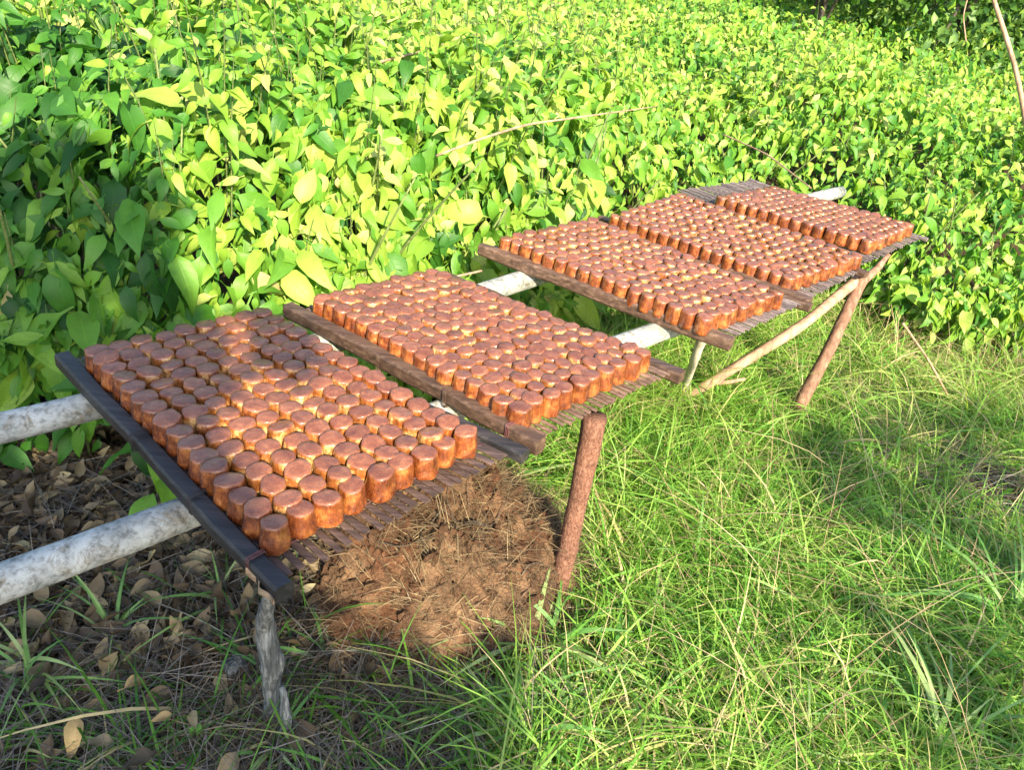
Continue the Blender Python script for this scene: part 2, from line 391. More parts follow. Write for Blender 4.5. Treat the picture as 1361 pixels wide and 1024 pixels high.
def hedge_h(x, y, d):
    top = .93 + .13 * np.clip((.8 - x) / 2, 0, 1) + .18 * vnoise(x, y, 3, .8) + .13 * vnoise(x, y, 4, 2.2) + .07 * vnoise(x, y, 5, 5.5)
    top = top - .12 * np.clip((x - 1.2) / 2, 0, 1) + .02 * np.clip(y - 6, 0, 20)
    return top * np.interp(d, [-.12, 0, .12, .4, 1.0], [.15, .38, .62, .86, 1.0])
def ground_h(x, y):
    return .03 * vnoise(x, y, 11, 1.0) + .012 * vnoise(x, y, 12, 4)

MC = np.array([-.15, 1.70]); MR = (.43, .45); MH = .31
def mound_h(x, y):
    q = np.hypot((x - MC[0]) / MR[0], (y - MC[1]) / MR[1])
    q = q * (1 + .22 * vnoise(x, y, 27, 4.5)); b = MH * np.clip(1 - q ** 1.9, 0, 1) ** 1.05
    return b * (1 + .16 * vnoise(x, y, 21, 6) + .13 * vnoise(x, y, 22, 15)) + .022 * np.abs(vnoise(x, y, 23, 24)) * (q < 1.05) + .012 * vnoise(x, y, 24, 48) * (q < 1.05) - .025

# ground sheet
def ground_sheet():
    xs = np.concatenate([np.linspace(-60, -4, 15)[:-1], np.linspace(-4, 5, 181), np.linspace(5, 60, 15)[1:]])
    ys = np.concatenate([np.linspace(-30, -2, 9)[:-1], np.linspace(-2, 6, 161), np.linspace(6, 90, 18)[1:]])
    X, Y = np.meshgrid(xs, ys); Z = ground_h(X, Y)
    return mesh_np('ground', np.stack([X, Y, Z], -1).reshape(-1, 3), grid_faces(len(ys), len(xs)), mat=M_SOIL)
ground = link('ground', ground_sheet(), kind='structure')

# ------------------------------------------------------------------ rack: poles, posts
def solid(name, parts, mat, parent=None, origin=(0, 0, 0), smooth=True):
    V, F, U = join_parts(parts) if isinstance(parts, list) else parts
    return link(name, mesh_np(name, V - np.array(origin), F, U, smooth=smooth, mat=mat), parent)

ZP = .572
def pole(pts, rad, label, seed):
    base = np.array([pts[0][0], pts[0][1], 0.0])
    o = thing('white_pole', label, 'pole', base, 'whitewashed poles under the trays')
    w = solid('shaft', tube(np.array(pts), np.array(rad), 20, .05, seed, res=60), M_POLE, o, base)
    return o
pole([(-1.62, -.05, .50), (-1.15, .55, .55), (-.81, .915, .565), (-.57, 1.16, ZP), (-.14, 1.64, ZP), (.42, 2.24, ZP), (1.22, 3.03, ZP)], [.035, .034, .034, .034, .034, .034, .033],
     'whitewashed lichen-spotted pole under the front half of the trays, nearer of two', 1)
pole([(-1.95, .52, .55), (-1.42, 1.05, .56), (-1.08, 1.32, .565), (-.92, 1.46, ZP), (-.5, 1.9, ZP), (-.02, 2.51, ZP), (.75, 3.42, ZP), (1.64, 4.36, ZP)], [.034, .034, .034, .034, .034, .035, .034, .032],
     'whitewashed pole along the hedge side of the trays, farther of two', 2)

def post(name, label, cat, segs, mat, group=None, noise=.12, cut=None):
    base = np.array([segs[0][0][0][0], segs[0][0][0][1], 0.0])
    o = thing(name, label, cat, base, group)
    for i, (pts, rad, part) in enumerate(segs):
        solid(part, tube(pts, rad, 16, noise, 30 + i + len(label), res=36), mat, o, base)
    return o
post('support_post', 'rough red-brown log post holding up the second nearest tray', 'post',
     [([at(738, 815, -.03), at(745, 775, .09), at(763, 690, .29), at(792, 553, .598)], [.022, .025, .027, .031], 'trunk')], M_POST, noise=.16)
post('support_post', 'leaning forked brown branch post under the far end of the rack', 'post',
     [([(1.13, 2.72, -.06), (1.17, 2.78, .1), (1.24, 2.86, .34), (1.32, 2.99, .59)], [.026, .027, .024, .023], 'trunk'),
      ([(1.32, 2.99, .56), (1.39, 3.05, .61), (1.43, 3.09, .66)], [.018, .014, .009], 'fork')], M_REDWOOD)
post('slanting_strut', 'long pale knotty branch slanting from the far post down to the grass', 'branch',
     [([at(905, 534, .03), at(935, 514, .13), at(1000, 474, .3), at(1065, 434, .45), (1.33, 3.02, .585)], [.017, .02, .019, .021, .02], 'trunk'),
      ([at(945, 509, .15), at(968, 508, .14), at(990, 504, .15)], [.011, .009, .006], 'knot_stub')], M_PALEWOOD)
post('support_post', 'thin whitish peeled stake under the third tray', 'post',
     [([(.71, 2.86, -.04), (.68, 2.7, .2), (.62, 2.45, .4), (.60, 2.33, .575)], [.014, .015, .016, .017], 'trunk')], M_CREAM)
# weathered stump under the nearest corner
o = thing('weathered_stump', 'split grey weathered stump standing below the nearest tray corner', 'stump', (-.43, 1.12, 0))
b0 = np.array([-.43, 1.12, 0.0])
solid('trunk', tube([(-.43, 1.13, -.05), (-.44, 1.14, .1), (-.432, 1.125, .2), (-.44, 1.11, .33), (-.405, 1.06, .47)], [.03, .022, .025, .018, .011], 14, .3, 77, res=40), M_STUMP, o, b0)
solid('split_stub', tube([(-.40, 1.08, -.05), (-.39, 1.085, .08), (-.40, 1.09, .16)], [.014, .012, .006], 10, .3, 78, res=16), M_STUMP, o, b0)
solid('split_stub', tube([(-.455, 1.16, .1), (-.465, 1.15, .24), (-.45, 1.13, .36)], [.012, .011, .005], 10, .4, 79, res=16), M_STUMP, o, b0)
# wedge stone under the rail
def rock(name, c, r, seed, mat, parent=None, sq=(1, 1, .7)):
    g = np.random.default_rng(seed); nu, nv = 8, 5
    V = []
    for i in range(nv + 1):
        ph = math.pi * (i + .0001) / (nv + .0002)
        for j in range(nu):
            th = 2 * math.pi * j / nu; k = 1 + g.uniform(-.22, .22)
            V.append((math.sin(ph) * math.cos(th) * k * sq[0], math.sin(ph) * math.sin(th) * k * sq[1], math.cos(ph) * k * sq[2]))
    V = np.array(V) * r
    F = [[i * nu + j, i * nu + (j + 1) % nu, (i + 1) * nu + (j + 1) % nu, (i + 1) * nu + j] for i in range(nv) for j in range(nu)]
    return mesh_np(name, V + 0, np.array(F), mat=mat, smooth=False)
s1 = at(312, 885, .03)
thing('stone', 'small blue-grey rough stone in shade beside the grey stump', 'stone', s1, data=rock('stone', s1, .032, 5, M_STUMP))

# ------------------------------------------------------------------ trays
TRAYS = [
    dict(q=[(-1.04, 1.54), (-.32, .93), (.045, 1.41), (-.70, 1.805)], z=.632, rail=(.035, .036), rm=M_BLACKRAIL, sm=M_DARKSLAT, n=24, sw=.0165, lab='nearest slatted tray, its charred black rail half in shade'),
    dict(q=[(-.64, 1.95), (.09, 1.46), (.45, 1.88), (-.28, 2.34)], z=.634, rail=(.036, .042), rm=M_BROWNRAIL, sm=M_BROWNSLAT, n=26, sw=.0115, lab='second nearest slatted tray, resting over the red-brown log post'),
    dict(q=[(-.17, 2.62), (.64, 2.13), (.97, 2.51), (.22, 3.08)], z=.634, rail=(.036, .042), rm=M_BROWNRAIL, sm=M_GREYSLAT, n=28, sw=.009, lab='middle slatted tray with a long smooth brown rail above the thin stake'),
    dict(q=[(.27, 3.15), (.985, 2.55), (1.30, 2.93), (.63, 3.66)], z=.626, rail=(.04, .03), rm=M_BROWNRAIL, sm=M_GREYSLAT, n=27, sw=.009, lab='fourth slatted tray, crowded against the farthest tray above the forked post'),
    dict(q=[(.64, 3.74), (1.33, 3.00), (1.76, 3.50), (1.07, 4.13)], z=.630, rail=(.022, .02), rm=M_GREYSLAT, sm=M_GREYSLAT, n=30, sw=.008, lab='farthest slatted tray with bare grey slats showing at its back corner'),
]
def bar(a, b, w, h, bend=0, seed=0, nsx=5, side=None, bev=.25, wob=.0):
    """bevelled bar from a to b, h tall, w wide, 8-sided section"""
    a, b = np.array(a, float), np.array(b, float); r = np.random.default_rng(seed)
    d = unit((b - a)[None])[0]; s = unit(np.cross(d, [0, 0, 1])[None])[0]; u = np.cross(s, d)
    sec = []
    e = bev
    for (x, y) in ((-1, -1 + e * 1.4), (-1, 1 - e * 1.4), (-1 + e, 1), (1 - e, 1), (1, 1 - e * 1.4), (1, -1 + e * 1.4), (1 - e, -1), (-1 + e, -1)): sec.append((x * w / 2, y * h / 2))
    sec = np.array(sec); V = []
    for i in range(nsx + 1):
        t = i / nsx; c = a + (b - a) * t + u * bend * math.sin(math.pi * t) + s * wob * r.normal() * (0 < i < nsx) + u * wob * r.normal() * (0 < i < nsx) * .5
        k = 1 + .06 * r.normal()
        V.append(c + k * (sec[:, :1] * s + sec[:, 1:] * u))
    V = np.concatenate(V); n = 8
    F = [[i * n + j, i * n + (j + 1) % n, (i + 1) * n + (j + 1) % n, (i + 1) * n + j] for i in range(nsx) for j in range(n)]
    for o_, rev in ((0, True), (nsx * n, False)):
        for q in ((0, 1, 2, 3), (0, 3, 4, 7), (7, 4, 5, 6)): F.append([o_ + k for k in (q[::-1] if not rev else q)])
    F = np.array(F); F = F[:, ::-1]
    U = np.zeros((len(V), 2)); U[:, 1] = np.repeat(np.linspace(0, 1, nsx + 1), n)
    return V, F, U
tray_objs = []
for ti, T in enumerate(TRAYS):
    BL, FL, FR, BR = [np.array(p) for p in T['q']]; z = T['z']
    base = np.array([*(sum([BL, FL, FR, BR]) / 4), z - .03])
    o = thing('slatted_tray', T['lab'], 'tray', base, 'slatted trays across the poles'); tray_objs.append(o)
    rw, rh = T['rail']; zt = z + .002
    ins = unit((FR - FL)[None])[0]
    ud = unit((FL - BL)[None])[0]
    rails = [(BL, FL), (BR, FR)]
    for k, (p, q) in enumerate(rails):
        if ti == 4 and k == 0: continue
        sgn = -.3 if k == 0 else .3
        p2 = p + sgn * rw * ins; q2 = q + sgn * rw * ins
        h = rh if k == 0 else rh * .8
        zr = zt - (.014 if k == 1 else 0)
        m0 = solid('rail', bar([*p2, zr - h / 2 + .012], [*q2, zr - h / 2 + .012], rw, h, .006 * random.uniform(-1, 1), ti * 7 + k, 9, wob=.0016), T['rm'], o, base, smooth=False)
        if ti == 0 and k == 0:                        # bare split wood at the cut end
            e = q2 + ud * .0015
            V = bar([*(q2 - ud * .09 - ins * rw * .56), zt + .006 - h * .5], [*(q2 - ud * .004 - ins * rw * .56), zt + .001 - h * .5], .003, h * .42, 0, 3, 5, wob=.002)
            solid('bare_patch', V, M_CUT, m0, base)
    # cross bars under the slats
    for t in (.12, .5, .86):
        p = BL + (FL - BL) * t; q = BR + (FR - BR) * t
        solid('cross_bar', bar([*p, z - .018], [*q, z - .018], .016, .01, 0, ti, 4), T['sm'], o, base, smooth=False)
    # slats running from back to front, each its own mesh
    n = T['n']
    for i in range(n):
        s = (i + .9) / (n + .8); s += random.uniform(-.15, .15) / n
        p = BL + (BR - BL) * s; q = FL + (FR - FL) * s
        fl = .972 + random.uniform(-.006, .005); bl = random.uniform(-.005, .02)
        a = p + (q - p) * bl; b = p + (q - p) * fl
        w = T['sw'] * random.uniform(.85, 1.1)
        dz = random.uniform(-.0015, .0015)
        solid('slat', bar([*a, z - .009 + dz], [*b, z - .009 + dz + random.uniform(-.002, .002)], w, .005 if ti == 0 else min(w * .8, .007), random.uniform(-.002, .002), i, 4, bev=.4, wob=.0006), T['sm'], o, base, smooth=False)
    # sticky thread woven across the front of the slats and round the rail
    for t in (.885, .9) if ti < 2 else (.9,):
        p = BL + (FL - BL) * t; q = BR + (FR - BR) * t
        pts = [np.array([*(p + (q - p) * s), z - .0045 + .0015 * math.sin(i * 2.4)]) for i, s in enumerate(np.linspace(.02, .96, 44))]
        solid('thread', tube(pts, .001, 6, .2, ti), M_THREAD, o, base)
    if ti < 2:
        for t in (.42, .68, .9):                      # thread wound round the left rail
            c = BL + (FL - BL) * t - .3 * rw * ins
            th = np.linspace(0, 2 * math.pi * 3, 40)
            pts = [np.array([*(c + ins * (rw * .52) * math.copysign(min(1, abs(math.cos(a)) * 1.5), math.cos(a)) + ud * .002 * a / 3), zt - rh / 2 + .012 + (rh * .54) * math.copysign(min(1, abs(math.sin(a)) * 1.5), math.sin(a))]) for a in th]
            solid('thread', tube(pts, .0011, 5 + 1, .2, ti, cap=False), M_THREAD if t == .9 else T['rm'], o, base)

# ------------------------------------------------------------------ cakes
def cake_shape(seed, n=22):
    r = np.random.default_rng(seed); th = np.linspace(0, 2 * math.pi, n, endpoint=False)
    # (height, radius, v) - a moulded bun: narrower top, soft shoulder, nearly flat crust
    tp = r.uniform(.8, .88)
    prof = [(0.0, .95, 0.0), (.06, 1.0, .06), (.2, 1.0, .2), (.45, .96, .42), (.7, tp + .065, .62), (.87, tp + .03, .76), (.96, tp, .85), (.996, tp - .055, .93), (1.0, tp * .62, .96), (.995, .2, .99)]
    a = [r.normal(0, .032), r.normal(0, .022), r.normal(0, .016), r.normal(0, .012)]; ph = r.uniform(0, 6.28, 4)
    rad = 1 + sum(a[k] * np.cos((k + 2) * th + ph[k]) for k in range(4)) + .028 * np.cos(6 * th + r.uniform(0, 6))
    flute = .02 * r.normal(0, 1, n)
    tilt = r.normal(0, .04, 2); V = []; U = []
    for h, q, v in prof:
        k = rad * (1 + flute * (1 if v < .85 else .4)); R = q * k
        x, y = R * np.cos(th), R * np.sin(th)
        z = h + (x * tilt[0] + y * tilt[1]) * h + (.012 * r.normal(0, 1, n) if .8 < v < .97 else 0)
        V.append(np.stack([x * .5, y * .5, z], -1)); U.append(np.stack([np.linspace(0, 1, n), np.full(n, v)], -1))
    V = np.concatenate(V); U = np.concatenate(U); m = len(prof)
    i = np.arange(m - 1)[:, None] * n; j = np.arange(n)[None]; j2 = (j + 1) % n
    F = np.stack([i + j, i + j2, i + n + j2, i + n + j], -1).reshape(-1, 4)
    c = len(V); V = np.concatenate([V, [[0, 0, 1.02]]]); U = np.concatenate([U, [[.5, 1.0]]])
    e = np.arange(0, n, 2); b = (m - 1) * n
    F = np.concatenate([F, np.stack([b + e, b + (e + 1) % n, b + (e + 2) % n, np.full(len(e), c)], -1)])
    return V, F, U
CK = [cake_shape(100 + i) for i in range(24)]
CK_LOW = [cake_shape(200 + i, 14) for i in range(10)]
CD, CHH = .0558, .055
ck_mesh = [mesh_np('glazed_cake', V * [CD, CD, CHH], F, U, mat=M_CAKE) for V, F, U in CK]
ck_edge = [mesh_np('glazed_cake', V * [CD * 1.02, CD * 1.02, CHH], F, U, mat=M_CAKE_EDGE) for V, F, U in CK]
# centres of the corner cakes at the top of each block: back-left, front-left, front-right, back-right
BLOCKS = [([at(px, py, .688)[:2] for px, py in q], nl, nw, z) for q, nl, nw, z in (
    ([(127, 460), (363, 691), (619, 571), (349, 411)], 16, 9, .632),
    ([(430, 393), (691, 537), (856, 467), (573, 358)], 17, 10, .634),
    ([(674, 314), (938, 419), (1032, 386), (789, 291)], 17, 9, .634),
    ([(820, 283), (1051, 364), (1140, 335), (906, 255)], 17, 9, .628),
    ([(961, 260), (1155, 317), (1209, 296), (1029, 247)], 14, 9, .634))]
ORD = 'first second third fourth fifth sixth seventh eighth ninth tenth eleventh twelfth thirteenth fourteenth fifteenth sixteenth seventeenth'.split()
far_parts, far_edge = [], []
for bi, (Q, nl, nw, z) in enumerate(BLOCKS):
    BL, FL, FR, BR = [np.array(q) for q in Q]
    # the block's real footprint: square its far side up so the rows keep one spacing
    for i in range(nl):
        for j in range(nw):
            zg = .12 if bi == 0 else .05
            s = (i + (zg if j % 2 else -zg * .5)) / (nl - 1) if 0 < i < nl - 1 else (i + (.12 if i == 0 else -.12) * (j % 2)) / (nl - 1)
            t = j / (nw - 1)
            P = (BL * (1 - s) + FL * s) * (1 - t) + (BR * (1 - s) + FR * s) * t
            P = P + np.array([random.gauss(0, .0015), random.gauss(0, .0015)])
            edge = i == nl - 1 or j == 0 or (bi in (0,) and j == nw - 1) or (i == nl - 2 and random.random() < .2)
            rot = random.uniform(0, 6.28); hs = random.uniform(.92, 1.06) if bi < 2 else random.uniform(.96, 1.03); ds = random.uniform(.94, 1.04) if bi < 2 else random.uniform(.97, 1.05)
            if bi == 0: ds *= 1.055
            if bi == 4: hs = .96 + .03 * random.random(); ds *= 1.05
            if bi < 2:
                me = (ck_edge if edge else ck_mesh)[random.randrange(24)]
                where = ('nearest', 'second nearest')[bi]
                col = 'beside its left rail' if j == 0 else ('beside its right rail' if j == nw - 1 else f'{ORD[j]} row from left rail')
                row = 'at the front edge' if i == nl - 1 else ('at the back edge' if i == 0 else f'{ORD[nl - 1 - i]} from the front')
                o = thing('glazed_cake', f'glazed cake on the {where} tray, {col}, {row}', 'cake', (P[0], P[1], z - .004), 'glazed cakes drying on the trays', me)
                o.rotation_euler = (random.gauss(0, .02), random.gauss(0, .02), rot); o.scale = (ds, ds, hs)
            else:
                V, F, U = CK_LOW[random.randrange(10)]; c, sn = math.cos(rot), math.sin(rot)
                W = V * [CD * ds * .985, CD * ds * .985, CHH * hs]
                W = np.stack([W[:, 0] * c - W[:, 1] * sn + P[0], W[:, 0] * sn + W[:, 1] * c + P[1], W[:, 2] + z - .004], 1)
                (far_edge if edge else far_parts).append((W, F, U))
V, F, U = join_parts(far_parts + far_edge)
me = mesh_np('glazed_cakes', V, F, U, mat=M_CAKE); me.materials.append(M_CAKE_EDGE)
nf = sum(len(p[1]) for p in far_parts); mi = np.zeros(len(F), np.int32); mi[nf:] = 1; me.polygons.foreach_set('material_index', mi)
o = thing('glazed_cakes', 'rows of small glazed brown cakes covering the three farther trays', 'cakes', data=me); o['kind'] = 'stuff'

# ------------------------------------------------------------------ undergrowth
def keep_out(P, m=.05):
    """True where a leaf would sit in the cakes or trays"""
    bad = np.zeros(len(P), bool)
    for T in TRAYS:
        q = np.array(T['q']); c = q.mean(0); q = c + (q - c) * (1 + m * 2)
        bad |= inside(q, P[:, 0], P[:, 1]) & (P[:, 2] > .48)
    return bad
def in_view(P, m=140):
    q, w = to_px(P); return (w > .1) & (q[:, 0] > -m) & (q[:, 0] < 1361 + m) & (q[:, 1] > -m * .6) & (q[:, 1] < 1024 + m)
def hedge_points(n, r0, r1, depth, bright=0):
    th = rng.uniform(math.radians(28), math.radians(142), n); r = np.sqrt(rng.uniform(r0 ** 2, r1 ** 2, n))
    x, y = r * np.cos(th), r * np.sin(th); d = sdf(x, y)
    k = d > -.1; x, y, d = x[k], y[k], d[k]
    h = hedge_h(x, y, d); z = h - rng.exponential(depth, len(x)) + rng.normal(0, .03, len(x))
    P = np.stack([x, y, z], 1); k = (z > .05) & ~keep_out(P) & in_view(P)
    return P[k], d[k], h[k]
def front_points(n, depth=.12):
    seg = HEDGE[1:-1]; L = np.hypot(*(seg[1:] - seg[:-1]).T); i = rng.choice(len(L), n, p=L / L.sum()); t = rng.random(n)
    b = seg[i] + (seg[i + 1] - seg[i]) * t[:, None]
    nrm = (seg[i + 1] - seg[i]) / L[i][:, None]; nrm = np.stack([-nrm[:, 1], nrm[:, 0]], 1)
    d = rng.exponential(depth, n) - .09 + .05 * vnoise(b[:, 0], b[:, 1], 8, 5)
    xy = b + nrm * d[:, None]; lo = np.where(b[:, 0] < -1.0, .46, np.where(b[:, 0] < 0, .3, .12))
    h = hedge_h(xy[:, 0], xy[:, 1], sdf(xy[:, 0], xy[:, 1])); z = lo + (np.maximum(h, .3) - lo) * rng.random(n) ** .8
    P = np.stack([xy[:, 0], xy[:, 1], z], 1); k = ~keep_out(P) & in_view(P)
    return P[k], d[k], h[k]
def leaf_frames(P, d, out=.5):
    n = len(P)
    g = np.stack([np.zeros(n), -np.ones(n) * out * np.clip(1.2 - d, .2, 1), np.full(n, .55)], 1)
    N = g + SUN * .55 + rng.normal(0, .52, (n, 3)); N[:, 2] = np.abs(N[:, 2]) + .03
    D = np.stack([rng.normal(0, .6, n), rng.normal(-.35, .6, n), rng.normal(-.95, .4, n)], 1)
    return frames(N, D)
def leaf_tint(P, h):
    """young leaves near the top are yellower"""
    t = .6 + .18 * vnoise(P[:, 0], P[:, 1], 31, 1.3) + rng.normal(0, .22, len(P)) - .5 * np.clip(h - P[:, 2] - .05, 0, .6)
    t = t - .55 * np.clip(-P[:, 0] - .75, 0, 1) * (P[:, 1] < 3.2)  # near-left leaves tinted darker: shade put into their colour
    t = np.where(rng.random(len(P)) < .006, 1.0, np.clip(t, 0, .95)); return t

# near shrubs: each a thing with stems, single leaves and inner foliage
SHRUBS = [
    ((-2.35, 2.3), 'deep green broad-leaved shrub in shade at the left edge above the poles'),
    ((-1.72, 2.3), 'shaded shrub with large drooping leaves beyond the dry leaf litter'),
    ((-1.22, 2.45), 'bright broad-leaved shrub rising right behind the nearest tray'),
    ((-.72, 2.7), 'tall lime-green shrub behind the gap between the nearest two trays'),
    ((-.28, 3.0), 'sunlit shrub with large leaves behind the second nearest tray'),
    ((.12, 3.5), 'sunlit leafy shrub just behind the middle tray'),
    ((.62, 4.1), 'small-leaved green shrub behind the fourth tray'),
    ((1.25, 4.75), 'yellow-green shrub beyond the bare slats of the farthest tray'),
    ((2.05, 4.25), 'sunlit shrub right of the farthest tray, close to its slats'),
    ((2.6, 4.05), 'low arching shrub above the dry grass right of the far post'),
    ((3.3, 4.1), 'leafy shrub hanging over the dark hollow at the right edge'),
    ((-2.2, 3.3), 'tall sunlit shrub rising behind the shaded leaves at upper left'),
]
SC = np.array([s[0] for s in SHRUBS])
Pa, da, ha = hedge_points(37000, 1.2, 5.4, .11); Pb, db, hb = front_points(7500)
# young shoots that rise out of the mass, leaves in steps along each
n = 2100; th = rng.uniform(math.radians(30), math.radians(140), n); r = rng.uniform(1.5, 9.5, n); sx, sy = r * np.cos(th), r * np.sin(th)
sd_ = sdf(sx, sy); k = sd_ > .12; sx, sy, sd_ = sx[k], sy[k], sd_[k]; sh = hedge_h(sx, sy, sd_)
shoot_tubes, PL, PD, PH, PDIR = [], [], [], [], []
for x_, y_, d_, h_ in zip(sx, sy, sd_, sh):
    L = random.uniform(.12, .5) * (1 if d_ > .3 else .5) * (.75 if x_ > .6 else 1); ln = np.array([random.gauss(0, .22), random.gauss(-.08, .22), 1.0]) * L
    b_ = np.array([x_, y_, h_ - .12]); 
    if keep_out((b_ + ln)[None])[0] or not in_view(b_[None])[0]: continue
    shoot_tubes.append(tube([b_ - [0, 0, .15], b_ + ln * .5, b_ + ln * 1.05 + [0, 0, .02]], [.0035, .0025, .0012], 4, 0, 1, cap=False))
    m_ = int(4 + L * 22); a0 = random.uniform(0, 6.28)
    for q in range(m_):
        t = (q + 1) / m_; a = a0 + q * 2.4; dr = np.array([math.cos(a), math.sin(a), random.gauss(-.25, .3)])
        PL.append(b_ + ln * t + dr * .02); PD.append(d_); PH.append(h_); PDIR.append(np.append(dr, (1.25 - .85 * t)))
PL = np.array(PL); PDIR = np.array(PDIR); ns_ = len(PL); PD = np.array(PD); PH = np.array(PH)
near_s = np.hypot(PL[:, 0], PL[:, 1]) < 5.2
shoot_far = (PL[~near_s], PDIR[~near_s], PD[~near_s], PH[~near_s])
PL, PDIR, PD, PH = PL[near_s], PDIR[near_s], PD[near_s], PH[near_s]
P = np.concatenate([Pa, Pb, PL]); d = np.concatenate([da, db, PD]); h = np.concatenate([ha, hb, PH])
own = np.linalg.norm(P[:, None, :2] - SC[None], axis=2); who = own.argmin(1); dist = own.min(1)
X, Y, Z = leaf_frames(P, d)
S = np.clip(rng.lognormal(math.log(.078), .45, len(P)), .028, .17) * np.where(P[:, 0] < .3, 1.15, .76)
ks = len(Pa) + len(Pb); nS = len(PL)
X[ks:], Y[ks:], Z[ks:] = frames(np.array([0, -.2, .9]) + SUN * .4 + rng.normal(0, .25, (nS, 3)), PDIR[:, :3]); S[ks:] = .1 * PDIR[:, 3] * rng.uniform(.75, 1.2, nS)
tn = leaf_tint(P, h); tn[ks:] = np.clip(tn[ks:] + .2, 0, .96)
mine = dist < .72
big_mesh = [mesh_np('leaf', V, F, U, mat=M_LEAFO) for V, F, U in BIG]
camp = np.array([0, 0, CAMZ])
for si, (c, lab) in enumerate(SHRUBS):
    base = np.array([*c, 0.0]); o = thing('leafy_shrub', lab, 'shrub', base)
    m = np.where(mine & (who == si))[0]
    if len(m) == 0: continue
    # canes
    for k in range(5):
        a = random.uniform(0, 6.28); hh = hedge_h(np.array([c[0]]), np.array([c[1]]), np.array([.5]))[0]
        e = base + [random.gauss(0, .22), random.gauss(-.05, .2), hh * random.uniform(.8, 1.1)]
        mid = base + (e - base) * .5 + [random.gauss(0, .06), random.gauss(0, .06), .05]
        solid('stem', tube([base + [random.gauss(0, .05), random.gauss(0, .05), -.03], mid, e], [.008, .006, .003], 6, .1, k, res=8), M_STEM, o, base)
    score = (h[m] - P[m, 2]) + .12 * np.maximum(d[m], 0) + rng.random(len(m)) * .1 - .6 * S[m]
    order = m[np.argsort(score)]; top = order[:120]; rest = order[75:]
    for q in top:
        l = link('leaf', big_mesh[random.randrange(14)], o); l['tint'] = float(min(.975, tn[q]))
        s = float(S[q]) * 1.1; R = Matrix((X[q] * s, Y[q] * s, Z[q] * s)).transposed().to_4x4()
        R.translation = Vector(P[q] - base); l.matrix_local = R
    if len(rest):
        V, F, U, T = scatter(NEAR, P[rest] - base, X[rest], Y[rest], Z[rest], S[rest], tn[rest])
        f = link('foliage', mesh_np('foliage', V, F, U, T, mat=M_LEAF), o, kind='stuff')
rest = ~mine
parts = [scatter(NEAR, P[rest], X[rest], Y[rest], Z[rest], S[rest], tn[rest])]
for n, r0, r1, tm, dep, sm in ((56000, 5.4, 8.5, MID, .085, .76), (50000, 8.5, 16, FAR, .09, 1.08)):
    P2, d2, h2 = hedge_points(n, r0, r1, dep); X2, Y2, Z2 = leaf_frames(P2, d2)
    S2 = rng.uniform(.07, .125, len(P2)) * sm
    parts.append(scatter(tm, P2, X2, Y2, Z2, S2, leaf_tint(P2, h2)))
Ps, Ds, dd_, hh_ = shoot_far; nn_ = len(Ps)
X2, Y2, Z2 = frames(np.array([0, -.2, .9]) + SUN * .4 + rng.normal(0, .25, (nn_, 3)), Ds[:, :3])
parts.append(scatter(MID, Ps, X2, Y2, Z2, .1 * Ds[:, 3], np.clip(leaf_tint(Ps, hh_) + .12, 0, .96)))
V, F, U = join_parts(shoot_tubes)
o = thing('shoot_stems', 'thin green stems of young shoots rising out of the undergrowth', 'stems', data=mesh_np('shoot_stems', V, F, U, mat=M_STEM)); o['kind'] = 'stuff'
Vs, Fs, Us, Ts, off = [], [], [], [], 0
for V, F, U, T in parts: Vs.append(V); Fs.append(F + off); Us.append(U); Ts.append(T); off += len(V)
o = thing('undergrowth', 'dense lime-green leafy undergrowth spreading up the slope behind the rack', 'undergrowth', data=mesh_np('undergrowth', np.concatenate(Vs), np.concatenate(Fs), np.concatenate(Us), np.concatenate(Ts), mat=M_LEAF)); o['kind'] = 'stuff'

# ------------------------------------------------------------------ background trees
def make_tree(x, y, hgt, rad, seed, label, nleaf=3200, lo=.15, leaf=.13, mat=M_TREE, group='trees beyond the undergrowth'):
    r = np.random.default_rng(seed); base = np.array([x, y, 0.0]); o = thing('broadleaf_tree', label, 'tree', base, group)
    tr = .03 + hgt * .009
    solid('trunk', tube([base + [0, 0, -.1], base + [r.normal(0, .1), r.normal(0, .1), hgt * .4], base + [r.normal(0, .25), r.normal(0, .25), hgt * .85]], [tr, tr * .7, tr * .25], 10, .12, seed, res=16), M_BARK, o, base)
    cl = []
    for k in range(26):
        th = r.uniform(0, 6.28); u = r.random() ** .6; z = lo + (hgt - lo) * r.random(); wz = math.sqrt(max(.1, 1 - ((z - hgt * .5) / (hgt * .62)) ** 2))
        cl.append(base + [math.cos(th) * rad * u * wz, math.sin(th) * rad * u * wz, z])
    for k in range(5):
        b = np.array(cl[k]); solid('limb', tube([base + [0, 0, hgt * (.15 + .1 * k)], (base + [0, 0, hgt * .3] + b) / 2, b], [tr * .5, tr * .3, tr * .12], 6, .1, k, res=8), M_BARK, o, base)
    cl = np.array(cl); k = r.integers(0, len(cl), nleaf); g = r.normal(0, 1, (nleaf, 3)); g = unit(g) * r.random((nleaf, 1)) ** .4
    P = cl[k] + g * rad * .36 * np.array([1, 1, .75]); P[:, 2] = np.maximum(P[:, 2], .15)
    N = g * .8 + SUN * .4 + r.normal(0, .4, (nleaf, 3)); X, Y, Z = frames(N, np.stack([r.normal(0, 1, nleaf), r.normal(0, 1, nleaf), r.normal(-.6, .4, nleaf)], 1))
    V, F, U, T = scatter(FAR, P - base, X, Y, Z, r.uniform(.6, 1.3, nleaf) * leaf, np.clip(r.normal(.45, .25, nleaf), 0, 1))
    link('crown', mesh_np('crown', V, F, U, T, mat=mat), o, kind='stuff'); return o
